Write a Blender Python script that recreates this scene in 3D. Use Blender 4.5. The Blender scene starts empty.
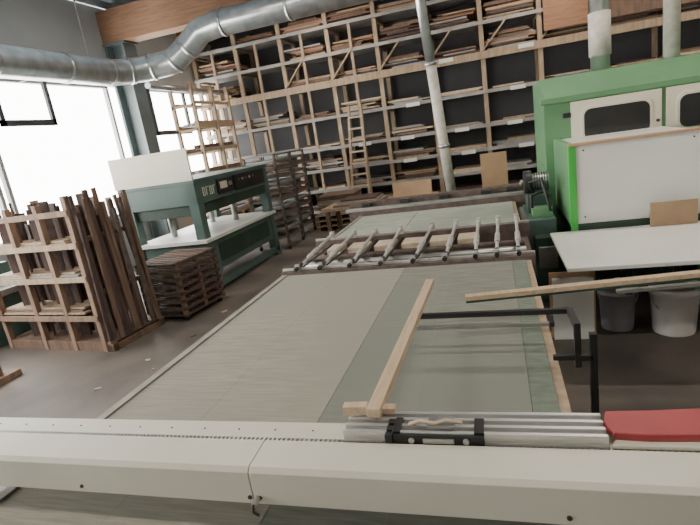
import bpy, bmesh, math, random
from mathutils import Vector, Matrix, Euler
random.seed(7)
S=bpy.context.scene
# ---------------------------------------------------------------- materials
def mat(name,c1,c2=None,scale=4,rough=.6,metal=0,stretch=(1,1,1),bump=0,detail=4,c3=None):
    m=bpy.data.materials.new(name);m.use_nodes=True
    nt=m.node_tree;n=nt.nodes;L=nt.links;b=n["Principled BSDF"]
    b.inputs["Roughness"].default_value=rough;b.inputs["Metallic"].default_value=metal
    if c2 is None: c2=tuple(x*.8 for x in c1)
    tc=n.new("ShaderNodeTexCoord");mp=n.new("ShaderNodeMapping");mp.inputs["Scale"].default_value=stretch
    no=n.new("ShaderNodeTexNoise");no.inputs["Scale"].default_value=scale;no.inputs["Detail"].default_value=detail
    r=n.new("ShaderNodeValToRGB");r.color_ramp.elements[0].position=.35;r.color_ramp.elements[1].position=.65
    r.color_ramp.elements[0].color=(*c2,1);r.color_ramp.elements[1].color=(*c1,1)
    L.new(tc.outputs["Object"],mp.inputs[0]);L.new(mp.outputs[0],no.inputs["Vector"]);L.new(no.outputs[0],r.inputs[0])
    out=r.outputs[0]
    if c3:
        n2=n.new("ShaderNodeTexNoise");n2.inputs["Scale"].default_value=.9;n2.inputs["Detail"].default_value=5
        L.new(tc.outputs["Object"],n2.inputs["Vector"])
        r2=n.new("ShaderNodeValToRGB");r2.color_ramp.elements[0].position=.45;r2.color_ramp.elements[1].position=.62
        r2.color_ramp.elements[0].color=(0,0,0,1);r2.color_ramp.elements[1].color=(1,1,1,1)
        mx=n.new("ShaderNodeMix");mx.data_type='RGBA'
        L.new(n2.outputs[0],r2.inputs[0]);L.new(r2.outputs[0],mx.inputs[0]);L.new(out,mx.inputs[6]);mx.inputs[7].default_value=(*c3,1);out=mx.outputs[2]
    L.new(out,b.inputs["Base Color"])
    if bump:
        bp=n.new("ShaderNodeBump");bp.inputs["Strength"].default_value=bump;bp.inputs["Distance"].default_value=.01
        L.new(no.outputs[0],bp.inputs["Height"]);L.new(bp.outputs[0],b.inputs["Normal"])
    return m
M={}
M['pine']=mat('pine_wood',(.43,.32,.21),(.31,.225,.15),6,.7,stretch=(3,3,.6))
M['rackw']=mat('aged_rack_wood',(.31,.205,.14),(.20,.13,.09),6,.75,stretch=(3,3,.6))
M['pale']=mat('pale_wood',(.58,.47,.34),(.48,.38,.27),8,.7,stretch=(2,2,2))
M['lath']=mat('fresh_lath_wood',(.55,.42,.29),(.45,.33,.21),10,.6,stretch=(6,.6,6))
M['brown']=mat('brown_wood',(.20,.125,.085),(.13,.08,.057),7,.75,stretch=(3,3,.5))
M['dark']=mat('dark_brown_wood',(.115,.068,.058),(.055,.034,.03),9,.75,stretch=(4,4,.4))
M['orange']=mat('glulam_wood',(.36,.19,.11),(.26,.135,.075),5,.7,stretch=(.6,6,6))
M['ply']=mat('plywood',(.52,.34,.20),(.44,.28,.16),4,.7)
M['greyshelf']=mat('weathered_shelf_board',(.38,.36,.335),(.26,.25,.235),3,.8)
M['cream']=mat('cream_paint',(.70,.66,.54),(.64,.60,.48),2,.45)
M['beam']=mat('worn_cream_enamel',(.64,.615,.515),(.57,.55,.455),3,.4,c3=(.575,.555,.465))
M['white']=mat('white_laminate',(.76,.76,.71),(.70,.70,.65),2,.4)
M['mach']=mat('grey_green_paint',(.09,.15,.13),(.07,.122,.106),3,.45)
M['machd']=mat('dark_green_paint',(.035,.07,.048),(.025,.05,.036),3,.5)
M['green']=mat('bright_green_paint',(.07,.46,.08),(.05,.38,.06),3,.4)
M['cab']=mat('machine_green_paint',(.13,.29,.14),(.105,.24,.115),2,.45)
M['black']=mat('black_steel',(.018,.018,.02),(.012,.012,.012),5,.45)
M['steel']=mat('steel',(.5,.5,.49),(.38,.38,.37),8,.35,.9)
M['rod']=mat('clamp_rod_steel',(.58,.56,.53),(.42,.41,.39),12,.4,.4)
M['alu']=mat('brushed_aluminium',(.72,.71,.69),(.6,.6,.59),20,.35,.75,stretch=(.3,8,8))
M['galv']=mat('galvanised_duct',(.62,.63,.64),(.44,.46,.47),6,.3,.85)
M['red']=mat('red_paint',(.36,.05,.055),(.28,.035,.04),6,.45)
M['conc']=mat('concrete_floor',(.125,.107,.092),(.068,.058,.051),1.3,.6,detail=10,c3=(.155,.125,.10),bump=.15)
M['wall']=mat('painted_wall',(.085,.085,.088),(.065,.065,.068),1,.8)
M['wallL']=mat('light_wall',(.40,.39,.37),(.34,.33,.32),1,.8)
M['ceil']=mat('metal_deck',(.34,.41,.45),(.28,.34,.38),2,.5)
M['frame']=mat('window_frame_paint',(.05,.055,.06),(.04,.04,.045),3,.5)
M['column']=mat('column_paint',(.14,.17,.17),(.11,.135,.135),3,.5)
M['edge']=mat('belt_edge_trim',(.30,.285,.24),(.21,.20,.17),6,.6)
M['beltA']=mat('belt_beige',(.315,.295,.238),(.235,.22,.18),18,.8,stretch=(.35,5,1),detail=9,c3=(.262,.25,.205),bump=.2)
M['beltB']=mat('belt_grey_green',(.225,.225,.185),(.15,.154,.128),18,.8,stretch=(.35,5,1),detail=9,c3=(.175,.188,.155),bump=.2)
M['beltC']=mat('belt_worn_green',(.165,.195,.15),(.11,.135,.105),14,.75,stretch=(1,3,1),detail=7)
M['beltF']=mat('belt_pale_green',(.38,.39,.32),(.26,.29,.24),10,.7,stretch=(.5,3,1),c3=(.23,.265,.215))
M['rust']=mat('rusty_steel',(.135,.10,.085),(.08,.055,.048),14,.7)
M['plast']=mat('bucket_plastic',(.88,.87,.83),(.83,.82,.78),5,.35)
M['plastg']=mat('grey_plastic',(.36,.36,.37),(.29,.29,.30),5,.4)
M['card']=mat('cardboard',(.36,.25,.15),(.31,.20,.12),6,.8)
M['glassd']=mat('dark_window_pane',(.03,.032,.032),(.02,.02,.02),2,.12)
M['hose']=mat('wrapped_pipe',(.64,.60,.53),(.50,.47,.41),12,.6)
# ---------------------------------------------------------------- builder
class B:
    def __init__(s,name,loc=(0,0,0),rz=0):
        s.n=name;s.bm=bmesh.new();s.mats=[];s.loc=Vector(loc);s.rz=rz
    def mi(s,k):
        if k not in s.mats:s.mats.append(k)
        return s.mats.index(k)
    def _tag(s,vs,k,smooth=False):
        i=s.mi(k);fs={f for v in vs for f in v.link_faces}
        for f in fs:
            f.material_index=i
            if smooth and len(f.verts)==4:f.smooth=True
    def box(s,lo,hi,k,rot=None):
        c=[(a+b)/2 for a,b in zip(lo,hi)];d=[abs(b-a) for a,b in zip(lo,hi)]
        Mx=Matrix.Translation(c)@(Euler(rot).to_matrix().to_4x4() if rot else Matrix())@Matrix.Diagonal((*d,1))
        r=bmesh.ops.create_cube(s.bm,size=1,matrix=Mx);s._tag(r['verts'],k);return s
    def bar(s,p,q,w,h,k,up=(0,0,1)):
        p=Vector(p);q=Vector(q);d=q-p;L=d.length;y=d.normalized();u=Vector(up)
        if abs(y.dot(u))>.98:u=Vector((0,1,0))
        x=y.cross(u).normalized();z=x.cross(y)
        R=Matrix((x,y,z)).transposed().to_4x4()
        r=bmesh.ops.create_cube(s.bm,size=1,matrix=Matrix.Translation((p+q)/2)@R@Matrix.Diagonal((w,L,h,1)));s._tag(r['verts'],k);return s
    def cyl(s,p,q,r,k,seg=16,r2=None):
        p=Vector(p);q=Vector(q);d=q-p
        R=d.to_track_quat('Z','Y').to_matrix().to_4x4()
        o=bmesh.ops.create_cone(s.bm,cap_ends=True,segments=seg,radius1=r,radius2=r if r2 is None else r2,depth=d.length,matrix=Matrix.Translation((p+q)/2)@R)
        s._tag(o['verts'],k,True);return s
    def lathe(s,prof,c,k,seg=32):
        rings=[]
        for r,z in prof:
            rings.append([s.bm.verts.new((c[0]+r*math.cos(2*math.pi*i/seg),c[1]+r*math.sin(2*math.pi*i/seg),c[2]+z)) for i in range(seg)])
        for a,b in zip(rings,rings[1:]):
            for i in range(seg):
                f=s.bm.faces.new((a[i],a[(i+1)%seg],b[(i+1)%seg],b[i]));f.material_index=s.mi(k);f.smooth=True
        return s
    def tube(s,pts,r,k,seg=12,caps=True):
        pts=[Vector(p) for p in pts];rings=[];up=Vector((0,0,1))
        for i,p in enumerate(pts):
            if i==0:t=pts[1]-p
            elif i==len(pts)-1:t=p-pts[-2]
            else:t=(pts[i+1]-p).normalized()+(p-pts[i-1]).normalized()
            t.normalize();u=up if abs(t.dot(up))<.95 else (Vector((0,1,0)) if not rings else lastx.cross(t))
            x=t.cross(u).normalized()
            if rings and x.dot(lastx)<0:x=-x
            y=t.cross(x);lastx=x
            rings.append([s.bm.verts.new(p+r*(math.cos(2*math.pi*j/seg)*x+math.sin(2*math.pi*j/seg)*y)) for j in range(seg)])
        i=s.mi(k)
        for a,b in zip(rings,rings[1:]):
            for j in range(seg):
                f=s.bm.faces.new((a[j],a[(j+1)%seg],b[(j+1)%seg],b[j]));f.material_index=i;f.smooth=True
        if caps:
            for R in (rings[0],rings[-1]):
                f=s.bm.faces.new(R);f.material_index=i
        return s
    def prism(s,poly,axis,a,b,k):
        def P(u,t):
            return {'x':(t,u[0],u[1]),'y':(u[0],t,u[1]),'z':(u[0],u[1],t)}[axis]
        A=[s.bm.verts.new(P(u,a)) for u in poly];C=[s.bm.verts.new(P(u,b)) for u in poly]
        fs=[s.bm.faces.new(A),s.bm.faces.new(C)]
        for i in range(len(poly)):
            j=(i+1)%len(poly);fs.append(s.bm.faces.new((A[i],A[j],C[j],C[i])))
        for f in fs:f.material_index=s.mi(k)
        return s
    def done(s,bevel=0):
        bmesh.ops.recalc_face_normals(s.bm,faces=s.bm.faces[:])
        me=bpy.data.meshes.new(s.n);s.bm.to_mesh(me);s.bm.free()
        for k in s.mats:me.materials.append(M[k])
        o=bpy.data.objects.new(s.n,me);bpy.context.collection.objects.link(o)
        o.location=s.loc;o.rotation_euler=(0,0,s.rz)
        if bevel:
            m=o.modifiers.new('bevel','BEVEL');m.width=bevel;m.segments=2;m.limit_method='ANGLE';m.angle_limit=.7
        return o
def rrect(x0,x1,z0,z1,r,n=5):
    out=[]
    for cx,cz,a0 in ((x1-r,z1-r,0),(x0+r,z1-r,90),(x0+r,z0+r,180),(x1-r,z0+r,270)):
        for i in range(n+1):
            a=math.radians(a0+90*i/n);out.append((cx+r*math.cos(a),cz+r*math.sin(a)))
    return out
# ---------------------------------------------------------------- room shell
XL,XR,YB,YF,ZC=-7.0,6.0,12.5,-3.0,4.9
B('floor').box((XL-.3,YF-.3,-.15),(XR+.3,YB+.3,0),'conc').done()
b=B('wall_left')
b.box((XL-.25,YF,0),(XL,YB,1.0),'wallL').box((XL-.25,YF,3.5),(XL,YB,ZC),'wallL')
b.done()
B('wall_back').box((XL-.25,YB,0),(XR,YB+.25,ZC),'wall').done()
B('wall_right').box((XR,YF,0),(XR+.25,YB,ZC),'wallL').done()
B('wall_front').box((XL-.25,YF-.25,0),(XR+.25,YF,ZC),'wallL').done()
b=B('ceiling')
b.box((XL-.25,YF-.25,ZC+.08),(XR+.25,YB+.25,ZC+.2),'ceil')
x=XL
while x<XR:
    b.prism([(x+.04,ZC),(x+.16,ZC),(x+.2,ZC+.09),(x,ZC+.09)],'y',YF,YB,'ceil');x+=.3
b.done()
i=1
for y0,y1 in ((-3,-.2),(0.,2.8),(3.,5.75),(5.85,8.55),(9.05,12.4)):
    b=B('window_%d'%i);i+=1
    for a,c in ((y0,y0+.06),(y1-.06,y1)):b.box((XL-.16,a,1.0),(XL-.08,c,3.5),'wallL')
    for z in (1.0,3.44):b.box((XL-.16,y0,z),(XL-.08,y1,z+.06),'wallL')
    b.done()
def sash(y0,y1,z0,z1,x,nm='window_sash'):
    b=B(nm)
    for a,c in ((y0,y0+.07),(y1-.07,y1)):b.box((x-.05,a,z0),(x,c,z1),'frame')
    for a,c in ((z0,z0+.09),(z1-.06,z1)):b.box((x-.05,y0,a),(x,y1,c),'frame')
    b.box((x-.4,y0+.1,z1-.02),(x,y0+.14,z1),'frame').box((x-.4,y1-.14,z1-.02),(x,y1-.1,z1),'frame')
    b.done()
sash(5.75,6.72,2.72,3.46,-6.68)
sash(9.02,10.3,2.45,3.42,-6.55)
b=B('steel_column')
b.box((-6.98,8.62,0),(-6.93,8.98,4.2),'column').box((-6.6,8.62,0),(-6.55,8.98,4.2),'column').box((-6.95,8.78,0),(-6.58,8.82,4.2),'column')
b.box((-7,8.6,4.18),(-6.5,9,4.22),'column').done()
b=B('glulam_beam').box((-7.0,8.62,4.22),(6.0,8.98,4.8),'orange');b.done(.01)
B('glulam_beam').box((-7.0,3.0,4.3),(6.0,3.3,4.85),'orange').done(.01)
b=B('roof_purlin')
for y in (10.0,11.2):b.box((-7,y,4.75),(6,y+.12,4.9),'orange')
b.done()
# ventilation duct
b=B('ventilation_duct')
r=.21
pts=[(-6.0,-2.9,3.45),(-6.0,7.4,3.45)]
for t in range(1,7):
    a=t/6*math.pi/2;pts.append((-6.0+.75*(1-math.cos(a)),7.4+.75*math.sin(a),3.45+.12*t/6))
pts+=[(-4.95,8.2,3.75),(-4.65,8.2,3.95),(-4.3,8.2,4.0),(5.9,8.2,4.0)]
b.tube(pts,r,'galv',24)
for y in (1,2.5,4,5.2,6.4,7.3):b.tube([(-6,y,3.45),(-6,y+.05,3.45)],r+.014,'galv',24)
for x in (-4.2,-3.0,-1.5,0,2):b.tube([(x,8.2,4.0),(x+.05,8.2,4.0)],r+.014,'galv',24)
for i in (3,5,7,8):
    p=Vector(pts[i]);d=(Vector(pts[i+1])-p).normalized()*.03;b.tube([p-d,p+d],r+.012,'galv',24)
for y in (2,5,7):b.bar((-6,y,3.66),(-6,y,4.90),.02,.02,'steel')
for x in (-3.5,-1,1.5):b.bar((x,8.2,4.2),(x,8.2,4.90),.02,.02,'steel')
b.tube([(-6,8.3,3.3),(-6.1,9.5,3.3),(-6.1,12,3.3)],.06,'galv')
b.done()
b=B('extraction_pipe')
def px_(z):return -.63-.062*(z-.8)
b.tube([(px_(4.89),7.2,4.89),(px_(2.6),7.2,2.6)],.065,'galv').tube([(px_(2.62),7.2,2.62),(px_(.82),7.2,.82)],.07,'hose')
for z in (3.6,2.6,1.5):b.tube([(px_(z),7.2,z),(px_(z+.05),7.2,z+.05)],.08,'steel')
b.box((-.80,7.0,.0),(-.45,7.4,.84),'machd').done()
b=B('extraction_pipe');b.tube([(1.2,6.5,4.89),(1.2,6.5,2.13)],.10,'galv',20)
b.tube([(1.2,6.5,2.75),(1.2,6.5,2.3)],.115,'hose',20).tube([(1.2,6.5,3.4),(1.2,6.5,3.44)],.115,'steel',20).done()
b=B('extraction_pipe');b.tube([(1.9,6.5,4.89),(1.9,6.5,2.13)],.08,'hose',20).tube([(1.9,6.5,3.),(1.9,6.5,3.04)],.095,'steel',20).done()
# ---------------------------------------------------------------- back shelving
px=[-6.85,-5.7,-4.55,-3.4,-2.3,-1.2,-.1,1.03,2.15,3.3,4.45]
lev=[.2,.7,1.18,1.68,2.37,3.14,3.72,4.3]
b=B('storage_shelving')
for x in px:
    b.box((x-.045,11.45,0),(x+.045,11.52,4.65),'pine').box((x-.045,12.3,0),(x+.045,12.38,4.65),'pine')
    for z in lev:b.box((x-.03,11.52,z-.09),(x+.03,12.3,z-.03),'pine')
for z in lev:
    th=.15 if abs(z-3.14)<.01 else .07
    b.box((-6.9,11.40,z-th),(4.5,11.45,z+.0),'pine' if th>.1 else 'greyshelf')
    b.box((-6.9,11.46,z-.03),(4.5,12.38,z),'greyshelf')
for x in px[2:8]:
    if random.random()<.7:b.bar((x,11.42,3.14),(x+.55,11.42,3.72),.03,.07,'pine',up=(0,1,0))
for x in px[:4]:
    b.box((x+.5,11.42,0.2),(x+.56,11.47,4.3),'pine')
for x,z in ((-2,1.68),(-.8,1.68),(.3,1.68),(-2,1.18),(.5,1.18),(-.7,1.18),(.4,2.37),(-1.8,2.37),(-3,1.68),(.6,3.14),(-1,3.14)):
    b.box((x,11.385,z-.09),(x+.3,11.402,z-.01),'white')
b.done()
b=B('stored_planks')
for i in range(len(px)-1):
    x0,x1=px[i]+.05,px[i+1]-.05
    for j,z in enumerate(lev):
        top=(lev[j+1]-.16 if j+1<len(lev) else 4.6)
        if x1<-4.5 and random.random()<.4:continue
        n=random.choice([2,3,4,5,7]) if z<3 else random.choice([5,7,9,10])
        zz=z
        for _ in range(n):
            t=random.uniform(.018,.05)
            if zz+t>top-.02:break
            w=random.uniform(.6,1)*(x1-x0);s0=random.uniform(x0,x1-w);d=random.uniform(-.02,.12)
            k=random.choice(['pine','brown','brown','ply','greyshelf','dark','brown','orange'] if z>3 else ['greyshelf','dark','brown','pine','greyshelf','pale','pale'])
            b.box((s0,11.48+d,zz),(s0+w,12.2,zz+t-.004),k);zz+=t
b.done()
b=B('upper_board_stack')
b.box((1.1,11.30,3.28),(1.9,11.37,4.6),'orange');b.box((1.95,11.3,3.28),(4.3,11.36,4.0),'brown')
b.done()
b=B('side_rack')
for y in (9.6,10.4,11.1):
    for x in (-6.5,-6.0):b.box((x,y,0),(x+.07,y+.07,3.4),'pine')
for z in (.5,1.0,1.5,2.0,2.5,3.0):
    for x in (-6.5,-6.0):b.box((x,9.6,z),(x+.05,11.2,z+.06),'pine')
    for y in (9.6,10.4,11.1):b.box((-6.5,y,z-.05),(-5.95,y+.05,z),'pine')
    if z<3:
        for k in range(4):b.box((-6.45+.13*k,9.65,z+.06),(-6.35+.13*k,11.2,z+.06+random.uniform(.02,.10)),random.choice(['brown','pine','greyshelf','dark']))
b.done()
b=B('wooden_ladder')
def lad(t,s):return Vector((-3.15+s,10.65+.6*t,2.5*t))
for s in (0,.42):b.bar(lad(0,s),lad(1,s+(.08 if not s else -.06)),.05,.08,'pine',up=(0,1,0))
for i in range(1,10):
    t=i/10;b.bar(lad(t,.0+.08*t),lad(t,.42-.06*t),.09,.035,'pale')
b.done()
# ---------------------------------------------------------------- belt tables
def bench(name,y0,y1,tops):
    b=B(name)
    b.box((-1.66,y0,.58),(.15,y1,.80),'mach')
    b.box((-1.70,y0,.74),(-1.66,y1,.858),'edge');b.box((.15,y0,.74),(.185,y1,.845),'pine')
    b.box((-1.72,y0,.60),(-1.70,y1,.70),'steel')
    for x in (-1.6,.02):
        for y in (y0+.2,y1-.3):
            b.box((x,y,0),(x+.1,y+.1,.58),'machd')
        b.box((x+.02,y0+.2,.18),(x+.08,y1-.2,.26),'machd')
    for (a,c,z,k) in tops:b.box((a,y0,.80),(c,y1,z),k)
    return b
b=bench('conveyor_table',.3,3.5,[(-1.655,-.70,.851,'beltA'),(-.699,.06,.850,'beltB'),(.061,.149,.849,'beltC')])
b.box((-1.2,.3,.848),(-1.198,3.5,.8515),'beltB').box((-.35,.3,.848),(-.3485,3.5,.8505),'beltA')
b.cyl((-1.64,3.485,.79),(.14,3.485,.79),.055,'steel').done(.004)
b=bench('conveyor_table',4.62,6.0,[(-1.655,-.95,.852,'beltF'),(-.946,.149,.850,'beltF')])
b.done(.004)
# clamp carriage
b=B('clamp_carriage')
b.box((-1.74,3.56,.72),(.22,3.64,.86),'rust').box((-1.74,3.60,.86),(.22,3.62,.88),'rod')
b.box((-1.76,4.48,.72),(.24,4.56,.90),'rust').box((-1.76,4.50,.90),(.24,4.525,.92),'rod')
for x in (-1.74,.14):
    b.box((x,3.6,.70),(x+.08,4.5,.78),'rust');b.box((x,3.58,0),(x+.07,3.66,.72),'machd');b.box((x,4.48,0),(x+.07,4.56,.72),'machd')
b.box((-1.66,3.68,.70),(.14,4.45,.73),'greyshelf')
b.cyl((-1.7,3.95,.80),(.18,3.95,.80),.03,'steel').cyl((-1.7,4.2,.80),(.18,4.2,.80),.025,'rust')
xs=[-1.6,-1.40,-1.15,-.90,-.65,-.41,-.19,-.04,.11]
for i,x in enumerate(xs):
    dx=random.uniform(.0,.06)
    b.cyl((x,3.60,.88),(x+dx,4.50,.95),.013,'rod',10)
    b.cyl((x,3.60,.86),(x+dx,4.50,.86),.008,'black',10)
    b.cyl((x,3.55,.88),(x+.1*dx,3.68,.892),.018,'black',12)
    b.cyl((x+.3*dx,3.85,.902),(x+.5*dx,4.06,.918),.021,'rod',12)
    b.cyl((x+.85*dx,4.38,.94),(x+dx,4.52,.955),.017,'rod',12)
    b.box((x-.018,3.575,.86),(x+.018,3.60,.915),'rod');b.box((x+dx-.02,4.49,.90),(x+dx+.02,4.53,.98),'rod')
for a,c in zip(xs,xs[1:]):
    if c-a>.2:b.box((a+.05,4.20,.82),(c-.02,4.43,.87),'pale').box((a+.05,3.68,.80),(c-.03,3.84,.815),'greyshelf')
b.done(.002)
b=B('transfer_beam')
b.box((-1.85,6.05,.62),(.3,6.35,.90),'rust').box((-1.9,6.08,.90),(.35,6.16,.94),'steel').box((-1.9,6.26,.90),(.35,6.34,1.0),'rust')
for x in (-1.7,-1.2,-.7,-.2,.1):b.box((x,6.17,.9),(x+.12,6.25,.98),'black')
for x in (-1.8,.15):b.box((x,6.1,0),(x+.1,6.3,.62),'machd')
b.done(.004)
# ---------------------------------------------------------------- foreground guide beam
b=B('crosscut_guide_beam',loc=(0,.985,0),rz=.014)
P=[(0,.945),(0,1.04),(.012,1.052),(.118,1.058),(.125,1.046),(.125,.945)]
for a,c in ((-2.8,-.682),(-.679,1.5)):b.prism(P,'x',a,c,'beam')
b.prism([(.125,.95),(.125,1.03),(.15,1.034),(.15,1.044),(.225,1.046),(.23,1.03),(.23,.95)],'x',-2.8,1.5,'beam')
x=-2.7
while x<1.4:
    b.box((x,.128,1.03),(x+.006,.147,1.047),'steel');x+=.014
b.box((-2.8,.126,1.02),(1.5,.149,1.033),'black')
for x in (-1.9,-1.25,-.69,-.66,.1,.8):
    b.cyl((x,-.004,.965),(x,.004,.965),.006,'black',12)
x=-2.6
while x<-.5:
    b.cyl((x,.185,1.042),(x,.185,1.0475),.003,'black',8);x+=.12
b.cyl((-.665,-.03,.965),(-.665,0,.965),.008,'steel',10);b.tube([(-.665,-.028,.968),(-.67,-.03,.945),(-.655,-.03,.935)],.004,'black')
for x in (-2.7,1.35):
    b.box((x,.02,0),(x+.12,.2,.945),'beam');b.box((x-.05,-.2,0),(x+.17,.4,.04),'beam')
b.done(.002)
b=B('aluminium_track_with_carriage',loc=(0,.985,0),rz=.014)
z0=1.047
b.box((-.45,.135,z0),(.21,.235,z0+.010),'alu')
for y in (.135,.165,.195,.225):b.box((-.45,y,z0+.01),(.21,y+.012,z0+.034),'alu')
b.box((-.445,.14,z0+.01),(.205,.23,z0+.018),'steel')
b.box((-.31,.126,z0+.002),(-.075,.134,z0+.032),'black').box((-.31,.134,z0+.03),(-.29,.2,z0+.038),'black').box((-.10,.134,z0+.03),(-.075,.2,z0+.038),'black')
b.box((-.33,.12,z0+.004),(-.31,.2,z0+.034),'black')
b.cyl((-.26,.12,z0+.018),(-.26,.128,z0+.018),.008,'steel');b.cyl((-.12,.12,z0+.018),(-.12,.128,z0+.018),.008,'steel');b.box((-.23,.122,z0+.01),(-.15,.127,z0+.024),'steel')
b.tube([(-.27,.17,z0+.036),(-.24,.165,z0+.050),(-.20,.16,z0+.046),(-.17,.165,z0+.054),(-.13,.17,z0+.042)],.005,'pale')
b.box((-.22,.15,z0+.034),(-.15,.20,z0+.044),'steel')
b.done(.0015)
b=B('red_stop_block',loc=(0,.985,0),rz=.014)
b.prism([(.225,.155),(.212,.20),(.225,.25),(.33,.255),(.62,.285),(.62,.175),(.42,.155),(.30,.15)],'z',z0+.012,z0+.032,'red')
b.prism([(.215,.135),(.24,.18),(.42,.19),(.66,.19),(.66,.135)],'z',z0,z0+.012,'beam')
b.done(.003)
b=B('wooden_lath');b.bar((-.375,1.17,1.10),(-.365,2.42,1.075),.040,.028,'lath').done(.002)
b=B('wooden_lath_offcut');b.bar((-.47,1.20,1.096),(-.40,1.205,1.096),.03,.026,'lath');b.bar((-.40,1.21,1.0915),(-.32,1.21,1.0915),.028,.018,'lath').done(.001)
b=B('black_tube_stand')
b.bar((-.42,2.05,1.035),(.245,2.05,1.035),.022,.022,'black').bar((-.40,2.0,1.0),(.17,2.0,1.0),.016,.016,'steel')
b.bar((.17,1.99,1.0),(.17,2.06,1.0),.02,.02,'black')
b.bar((.245,2.05,1.035),(.25,1.9,1.03),.025,.025,'black').bar((.25,1.9,1.045),(.25,1.9,.86),.024,.024,'black')
b.bar((.25,1.9,.90),(.305,1.9,.90),.026,.026,'black').bar((.305,1.9,1.0),(.305,1.9,.0),.026,.026,'black')
b.bar((.16,1.9,.90),(.25,1.9,.90),.02,.02,'black').bar((.1,1.9,.02),(.5,1.9,.02),.05,.04,'black').bar((.305,1.7,.02),(.305,2.1,.02),.05,.04,'black')
b.done(.002)
b=B('infeed_support_rail')
b.bar((.34,2.62,.93),(1.75,2.75,.95),.05,.03,'machd').bar((.5,2.44,.965),(1.75,2.56,.982),.03,.016,'steel')
for x in (.55,.85,1.15):b.cyl((x,2.6,.93),(x,2.6,.965),.02,'machd').bar((x,2.44,.955),(x,2.68,.945),.03,.02,'machd')
b.box((1.6,2.5,0),(1.7,2.7,.95),'machd').box((1.45,2.4,0),(1.85,2.8,.04),'machd').done(.003)
b=B('wooden_lath');b.bar((-.19,2.36,1.0),(1.3,2.51,1.034),.045,.022,'lath').bar((-.19,2.36,.982),(1.3,2.51,1.016),.04,.010,'machd').done(.001)
# ---------------------------------------------------------------- right machine
b=B('wide_belt_sander')
X0,X1,Y0,Y1=.52,3.9,5.8,7.1
b.box((X0,Y0,0),(X1,Y1,.35),'machd').box((X0,Y0+.01,.35),(X1,Y1,1.2),'cab')
b.prism([(Y0,1.2),(Y0,1.9),(Y0+.25,2.13),(Y1,2.13),(Y1,1.2)],'x',X0,X1,'cab')
b.box((X0-.03,Y0-.03,1.86),(X1,Y0+.02,1.92),'cab')
for a,c,wa,wc in ((.78,1.61,.9,1.5),(1.65,2.5,1.76,2.4),(2.54,3.4,2.66,3.28)):
    b.box((a,Y0-.03,1.22),(c,Y0,1.85),'cream')
    b.prism(rrect(wa-.03,wc+.03,1.42,1.79,.09),'y',Y0-.045,Y0-.03,'cream')
    b.prism(rrect(wa,wc,1.45,1.76,.07),'y',Y0-.055,Y0-.04,'glassd')
    b.cyl((c-.04,Y0-.07,1.55),(c-.04,Y0-.03,1.55),.015,'black')
for z in (1.3,1.7):b.box((.70,Y0-.04,z),(.78,Y0,z+.05),'black')
b.box((.66,4.70,.80),(1.60,5.78,1.49),'white')
b.box((.60,4.68,0),(.66,4.76,1.50),'green').box((.60,4.76,.74),(.66,5.8,1.5),'cab').box((1.60,4.68,0),(1.66,4.76,1.0),'green')
b.box((.60,4.66,1.485),(1.66,4.72,1.51),'ply').box((.60,4.69,.70),(1.66,5.8,.80),'machd')
for x,z in ((.72,1.44),(1.54,1.44),(.72,.86),(1.54,.86)):b.cyl((x,4.69,z),(x,4.70,z),.008,'black',10)
b.box((.7,5.1,0),(1.6,5.8,.70),'machd')
b.box((1.66,4.9,.70),(3.6,5.8,1.2),'cab')
b.box((1.7,4.9,0),(3.5,5.8,.70),'machd')
b.box((.42,3.55,.72),(2.4,4.66,.75),'white').box((.5,3.8,.66),(2.3,3.86,.72),'machd').box((.5,4.4,.62),(2.3,4.5,.72),'machd')
b.box((2.0,3.6,0),(2.1,3.7,.72),'machd')
for x in (.62,1.58):b.bar((x,3.7,.70),(x,4.75,.5),.05,.05,'machd')
for x in (.8,1.1,1.4):b.cyl((x,4.8,.15),(x,4.8,.6),.04,'machd').box((x-.08,4.78,.3),(x+.08,5.1,.4),'machd')
b.done(.006)
b=B('cardboard_sheet');b.box((1.2,4.58,.752),(1.54,4.60,.95),'card').done()
b=B('leaning_white_board');b.box((.36,4.02,.0),(.66,4.05,.52),'white').box((.34,4.06,.0),(.68,4.08,.56),'ply').done()
b=B('drive_motor_unit')
b.box((.27,4.9,0),(.50,5.75,.55),'machd').box((.25,4.85,.55),(.50,5.75,.84),'mach')
b.box((.28,5.2,.84),(.50,5.7,1.02),'machd')
b.cyl((.26,5.45,1.12),(.34,5.45,1.12),.12,'black',24).cyl((.34,5.45,1.12),(.50,5.45,1.12),.085,'steel',20)
for k in range(6):b.cyl((.36+.024*k,5.45,1.12),(.37+.024*k,5.45,1.12),.095,'machd',20)
b.cyl((.225,5.45,1.12),(.26,5.45,1.12),.03,'steel',12)
b.box((.3,4.95,.84),(.48,5.1,.93),'cab').tube([(.3,5.0,.93),(.3,5.0,1.05),(.42,5.05,1.08),(.46,5.2,1.0)],.018,'black')
b.tube([(.34,5.3,1.02),(.3,5.2,1.15),(.4,5.0,1.2),(.46,4.9,.9)],.014,'black')
b.cyl((.23,4.9,.8),(.23,5.7,.8),.03,'steel')
for k in range(5):b.box((.235,4.95+.14*k,.60),(.25,5.03+.14*k,.74),'machd')
b.box((.30,4.7,.3),(.5,4.9,.7),'machd').box((.32,4.66,.42),(.48,4.7,.62),'steel')
b.done(.004)
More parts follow.
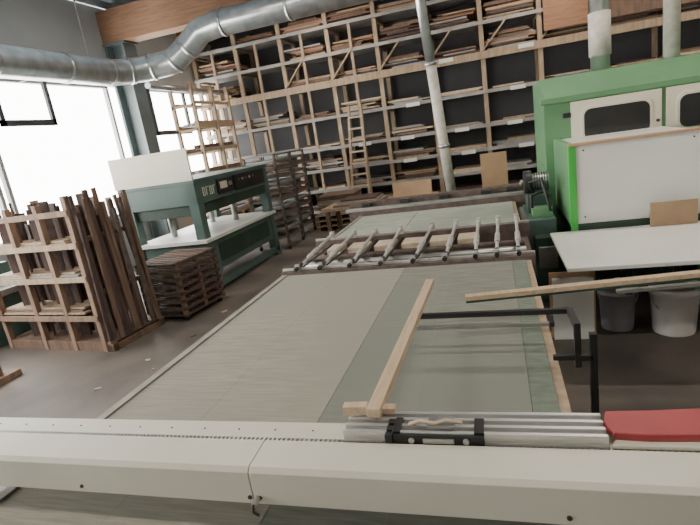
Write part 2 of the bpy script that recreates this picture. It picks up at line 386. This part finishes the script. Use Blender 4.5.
def bucket(name,x,y,r,h,k):
    b=B(name,loc=(x,y,0))
    b.lathe([(0,0.004),(r*.84,.0),(r*.86,.01),(r*.97,h*.86),(r*1.04,h*.86),(r*1.04,h*.90),(r*.99,h*.9),(r*1.0,h),(r*1.04,h),(r*1.04,h*.985),(r*.96,h*.985),(r*.83,.02),(0,.02)],(0,0,0),k)
    b.lathe([(0,h*.6),(r*.93,h*.6)],(0,0,0),'greyshelf')
    pts=[(r*1.05*math.cos(a),-.02-r*1.02*math.sin(a)*.55,h*.88-abs(math.sin(a))*r*1.0) for a in [math.pi*i/12 for i in range(13)]]
    b.tube(pts,.005,'steel',8);b.done()
bucket('grey_bucket',.87,4.25,.14,.36,'plastg')
bucket('white_bucket',1.25,4.15,.17,.38,'plast')
# ---------------------------------------------------------------- left press
b=B('veneer_press')
x0,x1,y0,y1=-5.05,-3.85,5.8,8.05
for x in (x0,x1-.14):
    for y in (y0,y1-.14):b.box((x,y,0),(x+.14,y+.14,1.6),'mach')
b.box((x0,y0,1.27),(x1,y1,1.6),'mach').box((x0-.02,y0-.02,1.56),(x1+.02,y1+.02,1.61),'mach')
b.box((x0+.05,y0+.05,1.12),(x1-.05,y1-.05,1.27),'machd')
b.box((x0+.02,y0+.02,.30),(x1-.02,y1-.02,.74),'mach')
b.box((x0+.0,y0-.05,.74),(x1+.04,y1,.79),'white')
b.box((x1-.015,y0+.3,.4),(x1-.005,y1-.3,.66),'machd')
b.prism([(y0,.32),(y0+.3,.32),(y0+.14,.14),(y0,.14)],'x',x1-.1,x1,'mach')
b.box((x0,y0,.06),(x1,y0+.1,.14),'mach').box((x1-.1,y0,.06),(x1,y1,.14),'mach')
b.box((x1,y0+.55,1.33),(x1+.03,y0+1.0,1.54),'black').box((x1,y0+1.05,1.32),(x1+.04,y1-.2,1.55),'black')
for k in range(5):b.cyl((x1+.04,y0+1.15+.12*k,1.47),(x1+.055,y0+1.15+.12*k,1.47),.02,'steel' if k%2 else 'rust',12)
b.box((x1+.03,y0+.6,1.40),(x1+.036,y0+.8,1.5),'cream').box((x1+.03,y0+.85,1.42),(x1+.036,y0+.95,1.48),'steel')
for k in range(4):
    yy=y0+.17+.09*k
    b.box((x1,yy,1.36),(x1+.008,yy+.014,1.48),'cream').box((x1,yy,1.468),(x1+.008,yy+.06,1.48),'cream')
    if k%2==0:b.box((x1,yy,1.36),(x1+.008,yy+.06,1.372),'cream').box((x1,yy+.046,1.36),(x1+.008,yy+.06,1.48),'cream')
b.box((x0-.03,y0-.04,1.60),(x1+.02,y0-.01,2.02),'cream')
b.box((x0,y0-.01,1.6),(x0+.05,y0+.04,2.0),'mach').box((x1-.06,y0-.01,1.6),(x1-.01,y0+.04,2.0),'mach')
for x in (x0+.35,x1-.4):b.cyl((x,6.3,.79),(x,6.3,1.15),.05,'steel').cyl((x,7.4,.79),(x,7.4,1.15),.05,'steel')
b.done(.006)
b=B('slatted_tray_stack',loc=(-4.30,4.86,0),rz=-.12)
for x,y in ((.02,.03),(.56,.03),(.02,.68),(.56,.68)):b.box((x,y,0),(x+.05,y+.05,.06),'black')
b.box((0,0,.06),(.64,.77,.085),'dark')
for k in range(7):
    z=.085+.092*k
    b.box((0,0,z+.05),(.64,.04,z+.085),'rust').box((0,.73,z+.05),(.64,.77,z+.085),'rust')
    for x in (.0,.3,.6):
        b.box((x,0.0,z+.05),(x+.04,.77,z+.085),'dark')
    for x in (0,.59):
        for y in (0,.36,.72):b.box((x,y,z),(x+.05,y+.05,z+.05),'brown')
    for j in range(8):b.box((0,.05+.09*j,z+.085),(.64,.10+.09*j,z+.094),'brown' if (j+k)%3 else 'dark')
b.done(.002)
# tall timber rack
b=B('timber_strip_rack',loc=(-4.13,3.98,0),rz=-.10)
W=1.62;D=.78
b.box((-W,0,.0),(.08,.07,.09),'brown').box((-W,D-.07,0),(.08,D,.09),'brown').box((-.02,0,.0),(.08,D,.07),'brown').box((-W,0,.09),(.06,D,.11),'brown')
for x in (-.07,-.52,-1.0,-W):
    b.box((x,-.01,.0),(x+.06,.05,1.70 if x>-.2 else 1.64),'rackw')
    b.box((x,D-.06,.0),(x+.06,D,1.62),'brown')
for z in (1.50,1.16,.8,.36):
    b.box((-W,-.035,z),(0,-.01,z+.06),'pine' if z in(1.16,.8) else 'rackw')
b.box((-.07,0,1.2),(-.02,D,1.25),'brown').box((-.07,0,.6),(-.02,D,.65),'brown')
for k in range(12):
    y=-.0+.066*k;t=random.uniform(-.06,.05);h=random.uniform(1.38,1.70)
    b.bar((.02+random.uniform(0,.06),y+.03,.1),(.02+t,y+random.uniform(-.04,.06),h+.1),random.uniform(.035,.055),.03,random.choice(['dark','dark','rust','brown']),up=(1,0,0))
for k in range(50):
    x=random.uniform(-W+.05,-.14);y=random.uniform(.1,D-.1);h=random.uniform(1.3,1.62)
    b.bar((x,y,.12),(x+random.uniform(-.06,.06),y+random.uniform(-.04,.04),.1+h),random.uniform(.06,.12),.025,random.choice(['dark','dark','rust','brown']),up=(random.uniform(-1,1),1,0))
for z in (.45,.85,1.2):
    for k in range(3):b.box((-W+.08,.0+.02*k,z+.024*k-.02),(-.15-random.uniform(0,.1),.10+.1*k,z+.022+.024*k-.02),random.choice(['greyshelf','pine','brown']))
b.done(.002)
b=B('wooden_trestle',loc=(-.28,.0,0))
b.box((-5.7,3.25,.86),(-4.52,3.4,.90),'rackw').box((-4.66,3.28,.06),(-4.60,3.36,.86),'brown').box((-5.6,3.28,.06),(-5.54,3.36,.86),'brown')
b.box((-4.70,3.1,0),(-4.54,3.5,.06),'rackw').box((-5.65,3.1,0),(-5.5,3.5,.06),'rackw')
b.bar((-4.63,3.32,.5),(-5.55,3.32,.3),.05,.05,'brown').done(.003)
b=B('edge_saw_table')
b.box((-6.7,4.1,0),(-5.95,4.9,.6),'mach').box((-6.8,3.95,.6),(-5.85,5.1,.68),'steel').box((-6.5,4.5,.68),(-6.2,4.8,.95),'mach').done(.006)
def trolley(x,y,k):
    b=B('tray_trolley',loc=(x,y,0))
    for a in (0,.6):
        for c in (0,.7):b.box((a,c,.08),(a+.04,c+.04,1.75),'rust');b.cyl((a+.0,c+.02,.04),(a+.04,c+.02,.04),.04,'black')
    for i in range(11):
        z=.2+.14*i;b.box((0,0,z),(.64,.03,z+.03),'column').box((0,.71,z),(.64,.74,z+.03),'column').box((.61,0,z),(.64,.74,z+.03),'column')
        b.box((.02,.02,z+.03),(.62,.72,z+.05+.03*(i%2)),'greyshelf' if i%3==1 else 'brown')
    b.box((0,0,1.72),(.64,.74,1.75),'column');b.done()
trolley(-4.4,8.3,0);trolley(-4.5,9.3,1)
b=B('workbench')
b.box((-3.0,8.2,.62),(-1.0,8.9,.68),'pine')
for x in (-2.95,-1.1):
    for y in (8.22,8.8):b.box((x,y,0),(x+.07,y+.07,.62),'brown')
b.box((-2.9,8.3,.2),(-1.1,8.8,.24),'brown');b.done(.003)
b=B('plywood_offcut');b.box((-1.72,8.36,.68),(-1.05,8.38,.97),'ply',rot=(-.1,0,-.05)).done()
b=B('stacked_boards')
for k in range(4):b.box((-2.8+.05*k,8.25,.68+.03*k),(-1.9-.04*k,8.8,.705+.03*k),['brown','greyshelf','pine','dark'][k])
b.done()
b=B('pallet_of_boards')
for k in range(3):b.box((-.45,7.9+.35*k,0),(1.3,8.0+.35*k,.1),'brown')
b.box((-.45,7.9,.1),(1.3,8.7,.13),'pine')
for k in range(12):b.box((-.4+random.uniform(0,.1),7.95,.13+.035*k),(1.2,8.65,.16+.035*k),random.choice(['greyshelf','brown','pale','dark']))
b.done()
b=B('plywood_sheet');b.box((-.22,7.84,.0),(.16,7.86,1.30),'ply').done()
b=B('stacked_pallet',loc=(.27,-.28,0))
for k in range(3):
    z=.112*k
    for x in (-4.0,-3.5,-3.05):b.box((x,10.0,z),(x+.09,10.8,z+.09),'brown')
    for j in range(6):b.box((-4.0,10.0+.14*j,z+.09),(-2.96,10.1+.14*j,z+.112),'pine')
for k in range(8):b.box((-3.9,10.05,.336+.05*k),(-3.1,10.7,.376+.05*k),random.choice(['brown','pine','greyshelf']))
b.done()
b=B('floor_wood_scraps')
for k in range(16):
    x=random.uniform(-3.6,-2.1);y=random.uniform(2.2,6);a=random.uniform(0,3);l=random.uniform(.02,.09)
    b.bar((x,y,.006),(x+l*math.cos(a),y+l*math.sin(a),.006),.02,.012,random.choice(['pine','brown','pale']))
b.done()
# ---------------------------------------------------------------- lights
for x in (-3.5,1.0,4.0):
    for y in (.5,5.0,10.2):
        b=B('fill_light_housing',loc=(x,y,0));b.box((-.65,-.12,4.80),(.65,.12,4.9),'steel').done()  # added housing out of view, made up to carry the fill light
        l=bpy.data.lights.new('fill_light','AREA');l.shape='RECTANGLE';l.size=1.2;l.size_y=.2;l.energy=58;l.color=(1,.90,.78)  # added fill light that brightens the dim interior, not a known lamp
        o=bpy.data.objects.new('fill_light',l);bpy.context.collection.objects.link(o);o.location=(x,y,4.78)
w=bpy.data.worlds.new('sky');S.world=w;w.use_nodes=True
bg=w.node_tree.nodes['Background'];bg.inputs[0].default_value=(1,.985,.95,1);bg.inputs[1].default_value=14
# ---------------------------------------------------------------- camera
yaw,pit,rol=-.3098,.2473,-.1531
f=Vector((math.sin(yaw)*math.cos(pit),math.cos(yaw)*math.cos(pit),-math.sin(pit)))
r0=Vector((math.cos(yaw),-math.sin(yaw),0));u0=r0.cross(f)
r=r0*math.cos(rol)+u0*math.sin(rol);u=-r0*math.sin(rol)+u0*math.cos(rol)
c=bpy.data.cameras.new('camera');c.sensor_width=36;c.lens=493.8/700*36;c.clip_end=100;c.clip_start=.02
o=bpy.data.objects.new('camera',c);bpy.context.collection.objects.link(o)
mt=Matrix((r,u,-f)).transposed().to_4x4();mt.translation=(0,0,1.85);o.matrix_world=mt
S.camera=o
